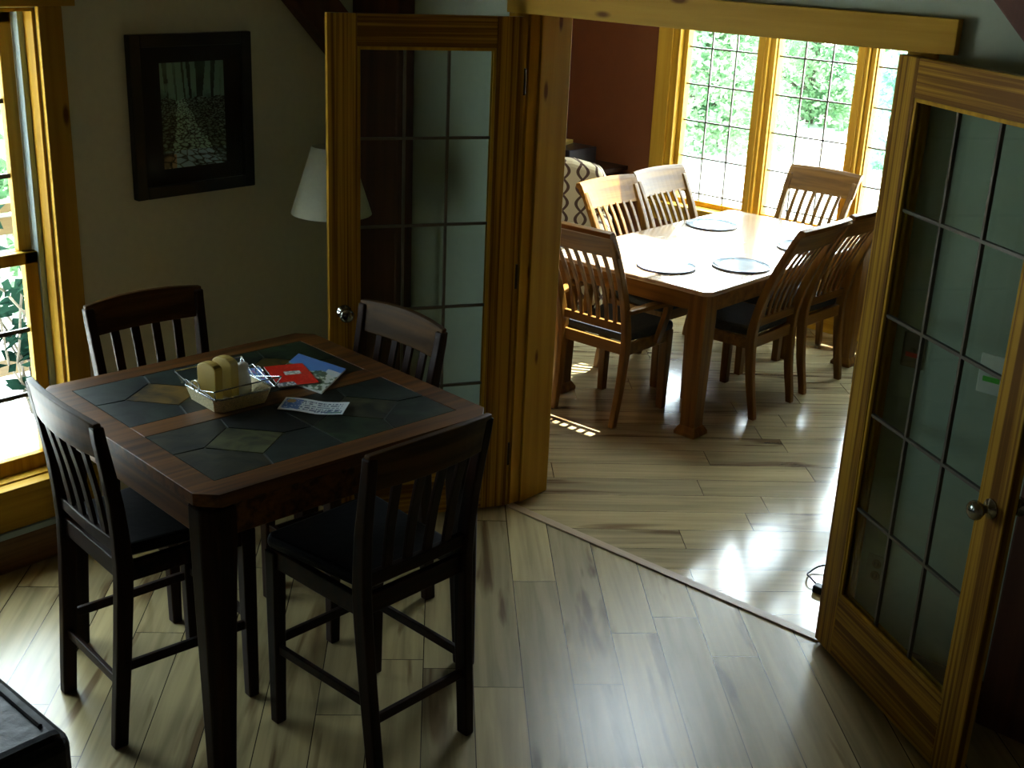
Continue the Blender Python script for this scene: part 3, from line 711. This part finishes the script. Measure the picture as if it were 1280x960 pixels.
b = MB(); pts = [(-.055+.055*math.cos(t)+.02, .07+.075*math.sin(t), .006+.02*abs(math.sin(t))) for t in [PI*.15+k*PI*1.25/14 for k in range(15)]]
b.tube(pts+[(.0, -.02, .008)], .0035, 8); b.build('wire', M['black'], CD, smooth=True)
MB().box(-.012, .03, -.06, -.02, 0, .03).build('plug', M['black'], CD, bev=.006)

# ------------------------------------------------------------------ items on the counter table
TZ = .921
BK = thing('wicker_basket', (-3.043, 2.130, TZ), math.radians(85), 'small cream wicker tray with wire handles on the slate table', 'basket')
# local x runs along the long side
bw_, bl_ = .100, .105
def rr(a, c, z, r=.02): return [(x, y, z) for x, y in ((-a+r, -c), (a-r, -c), (a, -c+r), (a, c-r), (a-r, c), (-a+r, c), (-a, c-r), (-a, -c+r))]
b = MB(); b.loft([rr(.092, .090, 0), rr(.104, .102, .045), rr(.100, .098, .045), rr(.088, .086, .006)], caps=False)
b.bm.faces.new([b.bm.verts.new(p) for p in rr(.088, .086, .006)]); b.bm.faces.new([b.bm.verts.new(p) for p in rr(.092, .090, 0)][::-1]); b.build('tray', M['wicker'], BK)
b = MB(); b.tube([Vector(p)+Vector((0, 0, .002)) for p in rr(.103, .101, .045)], .0032, 8, closed=True); b.build('wire_rim', M['wire'], BK, smooth=True)
for s in (-1, 1):
    b = MB(); y = s*.101; o_ = s*.118
    b.tube([(-.103, y, .047), (-.118, o_, .085), (.118, o_, .085), (.103, y, .047)], .0026, 8)
    b.build('handle', M['wire'], BK, smooth=False)
for s in (-1, 1):
    b = MB(); x = s*.104; xx = s*.119
    b.tube([(xx, -.118, .085), (x, .02, .049), (xx, .118, .085)], .0016, 6)
    b.tube([(x, -.101, .05), (xx, .05, .078), (x+.004*s, .101, .05)], .0016, 6)
    b.tube([(x+s*.008, .022*math.cos(k*PI/8), .068+.018*math.sin(k*PI/8)) for k in range(16)], .0016, 6, closed=True)
    b.build('wire_scroll', M['wire'], BK)
def slab(x, y, rz, w, h_, label):
    pts = [(-w/2, 0), (w/2, 0), (w/2, h_*.82)]+[(w/2*math.cos(a), h_*.82+h_*.16*math.sin(a)) for a in [k*PI/8 for k in range(1, 8)]]+[(-w/2, h_*.82)]
    b = MB(); b.loft([[(px, yy, pz) for px, pz in pts] for yy in (-.016, .016)])
    return tag(b.build('napkin_stack', M['tan'], None, bev=.003, loc=(x, y, TZ+.008), rz=rz), label, 'napkins', 'tan napkin stacks standing in the wicker tray')
slab(-3.075, 2.085, math.radians(8), .080, .120, 'tan upright napkin stack with rounded top, nearer the front of the wicker tray')
slab(-3.065, 2.136, math.radians(8), .085, .130, 'tan upright napkin stack with rounded top, behind the other and beside the white shaker')
SH = thing('salt_shaker', (-3.045, 2.187, TZ+.007), 0, 'white ceramic shaker standing in the wicker tray', 'shaker')
MB().lathe([(.001, 0), (.024, 0), (.027, .02), (.024, .05), (.017, .075), (.015, .082)], 24, cap=False).build('body', M['ceramic'], SH, smooth=True)
MB().lathe([(.015, .080), (.019, .086), (.017, .098), (.008, .104), (.001, .105)], 24, cap=False).build('cap', M['ceramic'], SH, smooth=True)
# papers: local corners given in world, as flat thin printed sheets
def sheet(name, P00, P10, P01, z, th, nx, ny, fn, label, cat, lift=None):
    P00, P10, P01 = [Vector((p[0], p[1], 0)) for p in (P00, P10, P01)]
    t = thing(name, (P00.x, P00.y, z), 0, label, cat); u = P10-P00; v = P01-P00
    lf = lift or (lambda s, q_: 0)
    b = MB(); n = 8
    R = []
    for i in range(n+1):
        s = i/n; a_ = u*s; c = u*s+v; 
        R.append([(a_.x, a_.y, lf(s, 0)), (a_.x, a_.y, th+lf(s, 0)), (c.x, c.y, th+lf(s, 1)), (c.x, c.y, lf(s, 1))])
    b.loft(R); b.build('paper', M['ceramic'], t)
    grid_print('printed_face', 0, 0, nx, ny, fn, M['print'], t, lambda s, q_: (u*s+v*q_).to_tuple()[:2]+(th+.0004+lf(s, q_),))
    return t
def nz(x, y, k=0): return noise.noise(Vector((x, y, k*7.1+.5)))
def mag(s, t):
    if t > .62 + .15*nz(s*3, 0): 
        return (.10, .25, .62) if s < .75 or t > .8 else (.55, .65, .70)
    n = nz(s*13, t*13, 1)
    if n > .12: return (.62, .70, .68)
    return (.05, .10, .07) if n < -.08 else (.18, .30, .20)
def bro(s, t):
    n = nz(s*16, t*16, 2)
    if .50 < t < .66 and .35 < s < .78: return (.25, .38, .36) if n < .05 else (.65, .70, .68)
    if t < .16 and s < .45: return (.70, .72, .74) if n > 0 else (.12, .16, .2)
    return (.62, .012, .006) if n < .3 else (.72, .05, .03)
def mag_blue(s, t):
    n = nz(s*9, t*9, 3)
    return (.12, .30, .72) if n < .05 else ((.35, .45, .80) if n < .25 else (.55, .25, .45))
def flyer(s, t):
    if s < .30:
        if .12 < t < .88 and s > .03:
            n = nz(s*30, t*12, 4)
            if s < .2 and t > .45 and (s-.13)**2*6+(t-.72)**2*1.5 < .03: return (.45, .30, .10)
            return (.06, .18, .52) if n < .22 else (.5, .6, .8)
        return (.75, .85, .90)
    if s < .97 and .10 < t < .90:
        row = int(t*13)
        if row % 2 == 0 and nz(s*45, row*3.3, 5) > -.12 and s < .92: return (.08, .14, .26)
        if s > .55 and t < .28 and nz(s*20, t*8, 6) > 0: return (.05, .14, .30)
        if s > .75 and t < .22: return (.1, .35, .2)
    return (.75, .86, .90)
sheet('magazine', (-3.115, 2.355), (-2.887, 2.374), (-3.235, 2.560), TZ, .006, 46, 40, mag, 'blue and grey photo magazine lying under the red brochure on the table', 'magazine')
sheet('travel_brochure', (-3.010, 2.300), (-2.955, 2.420), (-3.195, 2.380), TZ+.0065, .003, 36, 30, bro, 'red brochure with a grey figure lying on top of the magazine', 'brochure')
sheet('folded_leaflet', (-3.070, 2.225), (-3.040, 2.300), (-3.240, 2.300), TZ, .005, 24, 24, mag_blue, 'blue leaflet lying between the wicker tray and the magazine', 'leaflet')
sheet('paper_flyer', (-2.872, 2.185), (-2.690, 2.292), (-2.935, 2.270), TZ, .0008, 90, 34, flyer, 'white printed flyer with a blue heading beside the wicker tray', 'flyer', lambda s, q_: .006*max(0, s-.6)/.4+.002*math.sin(s*7)+.002)

# ------------------------------------------------------------------ sofa (bottom left)
SF = thing('leather_sofa', (-2.82, .53, 0), 0, 'black leather sofa back at the bottom left corner', 'sofa')
MB().box(-.86, .86, .20, .45, .08, .825).build('back', M['sofa'], SF, bev=.035, seg=4)
MB().box(-.80, .66, -.44, .22, .08, .44).build('seat_base', M['sofa'], SF, bev=.05, seg=3)
for s in (-1, 1): MB().box(*(sorted((s*.66, s*.86))), -.45, .24, .08, .62).build('arm', M['sofa'], SF, bev=.05, seg=3)
for k in (-1, 0): MB().box(-.66+.66*(k+1), -.01+.66*(k+1), -.42, .20, .43, .56).build('cushion', M['sofa'], SF, bev=.05, seg=3)
b = MB(); b.tube([(-.80, .235, .826), (.80, .235, .826)], .005, 6); b.tube([(-.80, .41, .826), (.80, .41, .826)], .005, 6); b.build('piping', M['sofa'], SF)
for x in (-.8, .8):
    for y in (-.38, .38): MB().box(x-.03, x+.03, y-.03, y+.03, 0, .09).build('foot', dark['z'], SF)

# ------------------------------------------------------------------ armchair + sideboard in the dining room
PA = thing('upholstered_armchair', (-5.02, 6.02, 0), math.radians(-40), 'cream armchair with brown lattice pattern behind the dining chairs', 'armchair')
b = MB(); n = 10
b.loft([[(x, y0, z) for x, z in ((-.36, .30), (.36, .30), (.37, .80), (.30, .92), (.12, .96), (-.12, .96), (-.30, .92), (-.37, .80))] for y0 in (.20, .36)]); 
PA.rotation_euler = (0, 0, math.radians(215-180)); 
o = b.build('backrest', M['lattice'], PA, bev=.04, seg=3)
MB().box(-.34, .34, -.36, .22, .14, .44).build('seat', M['lattice'], PA, bev=.04, seg=3)
for s in (-1, 1): MB().box(*(sorted((s*.30, s*.40))), -.34, .30, .14, .62).build('arm', M['lattice'], PA, bev=.04, seg=3)
for x in (-.32, .32):
    for y in (-.30, .30): MB().post([(x, y, 0, .016, .016), (x, y, .15, .025, .025)]).build('leg', dark['z'], PA)
SB = thing('sideboard', (-5.80, 6.78, 0), 0, 'dark sideboard against the red wall behind the patterned armchair', 'sideboard')
MB().box(-.70, .62, -.22, .22, .08, .80).build('body', dark['x'], SB, bev=.005)
MB().box(-.73, .65, -.25, .24, .80, .83).build('worktop', dark['x'], SB, bev=.005)
for k in range(2):
    d_ = MB().box(-.66+.66*k, -.04+.64*k+.02, -.235, -.22, .12, .76).build('door', dark['x'], SB, bev=.004)
    MB().lathe([(.001, -.26), (.012, -.26), (.012, -.235)], 12, (-.06+.08*k, 0, .5), 'y', cap=False).build('knob', M['chrome'], d_)
ST = thing('stereo', (-5.60, 6.74, .83), 0, 'black stereo on the dark sideboard', 'stereo')
MB().box(-.30, .26, -.15, .15, .006, .12).build('cabinet', M['tv'], ST, bev=.006)
for x in (-.12, 0, .12): MB().lathe([(.001, -.165), (.018, -.165), (.018, -.15)], 14, (x, 0, .06), 'y', cap=False).build('dial', M['chrome'], ST)
tag(MB().box(-.12, .12, -.09, .09, 0, .025).build('book', M['tan'], None, bev=.002, loc=(-5.62, 6.74, .951), rz=.3), 'tan book lying on the black stereo', 'book')

# ------------------------------------------------------------------ outside
st(MB().box(-60, 60, 7.3, 90, -.9, -.40).build('ground', M['gravel']), 'bright ground outside the dining windows', 'ground')
st(MB().box(-60, -4.35, -40, 7.3, -1.2, -.9).build('ground_side', M['gravel']), 'bright ground outside the left window', 'ground')
b = MB()
for i in range(23): b.box(-6.3, -4.28, -3.2+i*.295, -3.2+i*.295+.287, -.14, -.10)
st(b.build('deck', M['deck']), 'pale plank deck outside the left window', 'deck')
RL = thing('deck_railing', (-6.1, 0, -.10), 0, 'wooden deck railing outside the left window', 'railing')
MB().box(-.05, .05, -3.0, 3.7, .98, 1.03).build('top_rail', M['rail'], RL, bev=.005)
MB().box(-.02, .02, -3.0, 3.7, .86, .95).build('upper_rail', M['rail'], RL); MB().box(-.02, .02, -3.0, 3.7, .10, .19).build('lower_rail', M['rail'], RL)
for i in range(4): MB().box(-.045, .045, -2.9+2.15*i, -2.81+2.15*i, 0, .98).build('post', M['rail'], RL)
for i in range(38): 
    y = -2.7+i*.165; MB().box(-.016, .016, y-.016, y+.016, .15, .90).build('baluster', M['deck'], RL)
def tree(name, n_leaf, hgt, rad, seed, mat, trunk=.12, leaf=.10, z0=.0, label='', loc=(0, 0, 0), group=None):
    random.seed(seed); t = thing(name, loc, 0, label, 'tree', group)
    b = MB(); pts = []; x = y = 0
    for k in range(8): pts.append((x, y, hgt*.95*k/7)); x += random.uniform(-.1, .1); y += random.uniform(-.1, .1)
    b.tube(pts, [trunk*(1-k/9) for k in range(8)], 8)
    for k in range(14):
        i = random.randint(1, 6); a = random.uniform(0, 2*PI); p = Vector(pts[i]); r = rad*random.uniform(.5, .9)
        b.tube([p, p+Vector((math.cos(a)*r*.5, math.sin(a)*r*.5, .15*hgt*.5)), p+Vector((math.cos(a)*r, math.sin(a)*r, .12*hgt))], [trunk*.3, trunk*.18, .01], 5)
    b.build('trunk', M['bark'], t, smooth=True)
    V = []; F = []
    cl = []
    for k in range(60):
        u = random.random(); zz = hgt*(z0+(1-z0)*u); rr_ = rad*(math.sin(PI*min(1, .30+.66*u))**.5); a = random.uniform(0, 2*PI); q_ = math.sqrt(random.random())
        cl.append((Vector((math.cos(a)*rr_*q_, math.sin(a)*rr_*q_, zz)), rad*random.uniform(.22, .42)))
    for k in range(n_leaf):
        c, r = random.choice(cl); d = Vector((random.gauss(0, 1), random.gauss(0, 1), random.gauss(0, .8))).normalized()*r*random.uniform(.55, 1.0)
        p = c+d; s = leaf*random.uniform(.6, 1.4)
        u = Vector((random.gauss(0, 1), random.gauss(0, 1), random.gauss(0, .6))).normalized(); v = u.orthogonal().normalized(); w = u.cross(v)
        v = (v+w*random.uniform(-1, 1)).normalized(); i = len(V)
        V += [p, p+u*s*.5+v*s*.28, p+u*s, p+u*s*.5-v*s*.28]; F.append((i, i+1, i+2, i+3))
    me = bpy.data.meshes.new('foliage'); me.from_pydata(V, [], F); o = bpy.data.objects.new('foliage', me); COL.objects.link(o); me.materials.append(mat); o.parent = t
    return t
G1 = 'leafy trees beyond the dining windows'
ta = tree('leafy_tree', 15000, 3.4, 1.12, 1, M['leaf'], label='bright leafy tree outside', loc=(-9.6, 15.0, -.4), group=G1)
tb = tree('leafy_tree', 15000, 3.2, 1.12, 2, M['leaf2'], label='cool green leafy tree outside', loc=(-6.3, 15.2, -.4), group=G1)
k_ = 0
tl = ['beyond the leftmost window', 'beyond the middle window', 'beyond the right hand window', 'far behind the others', 'at the left of the row', 'at the back right']
for src, x, y, rz, s, l in ((ta, -10.0, 18.5, 1.1, 1.0, 'tall leafy tree in the second row seen through the middle window'), (tb, -12.9, 15.3, 2.0, 1.0, 'leafy tree at the left of the leftmost dining window view'),
                      (tb, -6.8, 18.6, 2.6, 1.0, 'leafy tree in the second row seen through the right hand dining window'), (tb, -13.2, 18.7, .7, 1.0, 'leafy tree in the second row beyond the leftmost window'),
                      (ta, -13.0, 22.3, 3.0, 1.05, 'leafy tree in the third row seen between the others'), (ta, -16.2, 22.1, .3, 1.0, 'leafy tree in the third row furthest left'), (tb, -10.4, 22.3, 2.2, .9, 'leafy tree in the third row toward the right'), (ta, -7.4, 22.2, 1.7, 1.05, 'leafy tree in the third row furthest right')):
    o = dup(src, None, (x, y, -.4), rz, l); o.scale = (s, s, s)
ta['label'] = 'bright green tree in the first row beyond the leftmost dining window'; tb['label'] = 'cool green tree in the first row beyond the middle dining window'
G2 = 'trees beyond the deck'
tc_ = dup(ta, None, (-10.5, 5.6, -.9), .5, 'tree beyond the deck seen at the top of the left window'); tc_['group'] = G2; tc_.scale = (1.0, 1.0, 1.0)
td_ = dup(tb, None, (-13.5, 8.6, -.9), 1.5, 'tree further behind beyond the deck railing'); td_['group'] = G2; td_.scale = (1, 1, 1.1)
# shrub on the deck with sparse dark leaves
random.seed(5)
SR = thing('potted_shrub', (-5.15, 2.52, -.10), 0, 'dark leaved shrub with bare stems on the deck outside the left window', 'shrub')
MB().lathe([(.001, 0), (.12, 0), (.16, .26), (.17, .28), (.15, .28), (.14, .25), (.001, .25)], 24, cap=False).build('pot', M['deck'], SR, smooth=True)
b = MB(); V = []; F = []
for k in range(9):
    a = k*.75; p = Vector((0, 0, .24)); d = Vector((math.cos(a)*.22, math.sin(a)*.22, 1)); P_ = [p.copy()]
    for j in range(7):
        p = p+d*.14; d = (d+Vector((random.uniform(-.35, .35), random.uniform(-.35, .35), 0))).normalized(); P_.append(p.copy())
        for _ in range(3):
            u = Vector((random.gauss(0, 1), random.gauss(0, 1), random.gauss(0, .5))).normalized(); v = u.orthogonal().normalized(); s = random.uniform(.07, .12); i = len(V)
            V += [p, p+u*s*.5+v*s*.3, p+u*s, p+u*s*.5-v*s*.3]; F.append((i, i+1, i+2, i+3))
    b.tube(P_, .006, 6)
b.build('stems', M['bark'], SR)
me = bpy.data.meshes.new('leaves'); me.from_pydata(V, [], F); o = bpy.data.objects.new('leaves', me); COL.objects.link(o); me.materials.append(M['shrub']); o.parent = SR

# ------------------------------------------------------------------ light
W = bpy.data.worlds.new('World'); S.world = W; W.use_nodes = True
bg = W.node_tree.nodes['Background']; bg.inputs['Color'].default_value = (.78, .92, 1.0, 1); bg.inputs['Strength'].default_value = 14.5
# brighter hazy sky on the side the sun stands
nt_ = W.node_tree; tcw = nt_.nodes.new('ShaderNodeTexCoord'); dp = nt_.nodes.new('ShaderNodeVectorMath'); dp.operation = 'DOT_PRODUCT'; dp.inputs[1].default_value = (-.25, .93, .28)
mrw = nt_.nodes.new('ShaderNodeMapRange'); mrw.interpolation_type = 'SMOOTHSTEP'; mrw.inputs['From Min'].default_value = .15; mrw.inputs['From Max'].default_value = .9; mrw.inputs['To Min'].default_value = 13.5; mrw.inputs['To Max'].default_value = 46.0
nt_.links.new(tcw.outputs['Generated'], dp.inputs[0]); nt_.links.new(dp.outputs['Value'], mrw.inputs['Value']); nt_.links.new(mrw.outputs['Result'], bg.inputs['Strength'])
sun = bpy.data.lights.new('sun', 'SUN'); sun.energy = 50; sun.color = (1.0, .96, .88); sun.angle = math.radians(.53)
so = bpy.data.objects.new('sun', sun); COL.objects.link(so); so.location = (-3.7, 12, 14)
d = Vector((0.0, -math.cos(math.radians(73)), -math.sin(math.radians(73)))); so.rotation_euler = d.to_track_quat('-Z', 'Y').to_euler()
def portal(loc, rot, sx, sy):
    l = bpy.data.lights.new('window_daylight', 'AREA'); l.shape = 'RECTANGLE'; l.size = sx; l.size_y = sy; l.energy = 1
    try: l.cycles.is_portal = True
    except Exception: pass
    o = bpy.data.objects.new('window_daylight', l); COL.objects.link(o); o.location = loc; o.rotation_euler = rot
portal((-3.83, YF+.17, 1.42), (math.radians(-90), 0, 0), 2.05, 1.6)
portal((XL-.18, 1.58, 1.18), (0, math.radians(-90), 0), 1.7, 1.13)
portal((XL-.18, -1.3, 1.18), (0, math.radians(-90), 0), 1.7, .6)

# ------------------------------------------------------------------ camera
cam = bpy.data.cameras.new('camera'); co = bpy.data.objects.new('camera', cam); COL.objects.link(co)
R3 = ((0.74161518, 0.66953071, 0.04166002), (0.25967565, -0.22926311, -0.93808687), (-0.61852686, 0.70651756, -0.34388582))
mw = Matrix(((R3[0][0], -R3[1][0], -R3[2][0], 0), (R3[0][1], -R3[1][1], -R3[2][1], 0), (R3[0][2], -R3[1][2], -R3[2][2], 2.335), (0, 0, 0, 1)))
co.matrix_world = mw
cam.sensor_fit = 'HORIZONTAL'; cam.sensor_width = 36; cam.lens = 1539.854/1280*36; cam.clip_start = .05; cam.clip_end = 300
S.camera = co
S.view_settings.view_transform = 'Standard'; S.view_settings.look = 'None'; S.view_settings.gamma = 1; S.view_settings.use_curve_mapping = False
S.view_settings.exposure = -0.35
S.cycles.use_denoising = True; S.cycles.max_bounces = 10; S.cycles.transparent_max_bounces = 24; S.cycles.sample_clamp_indirect = 8
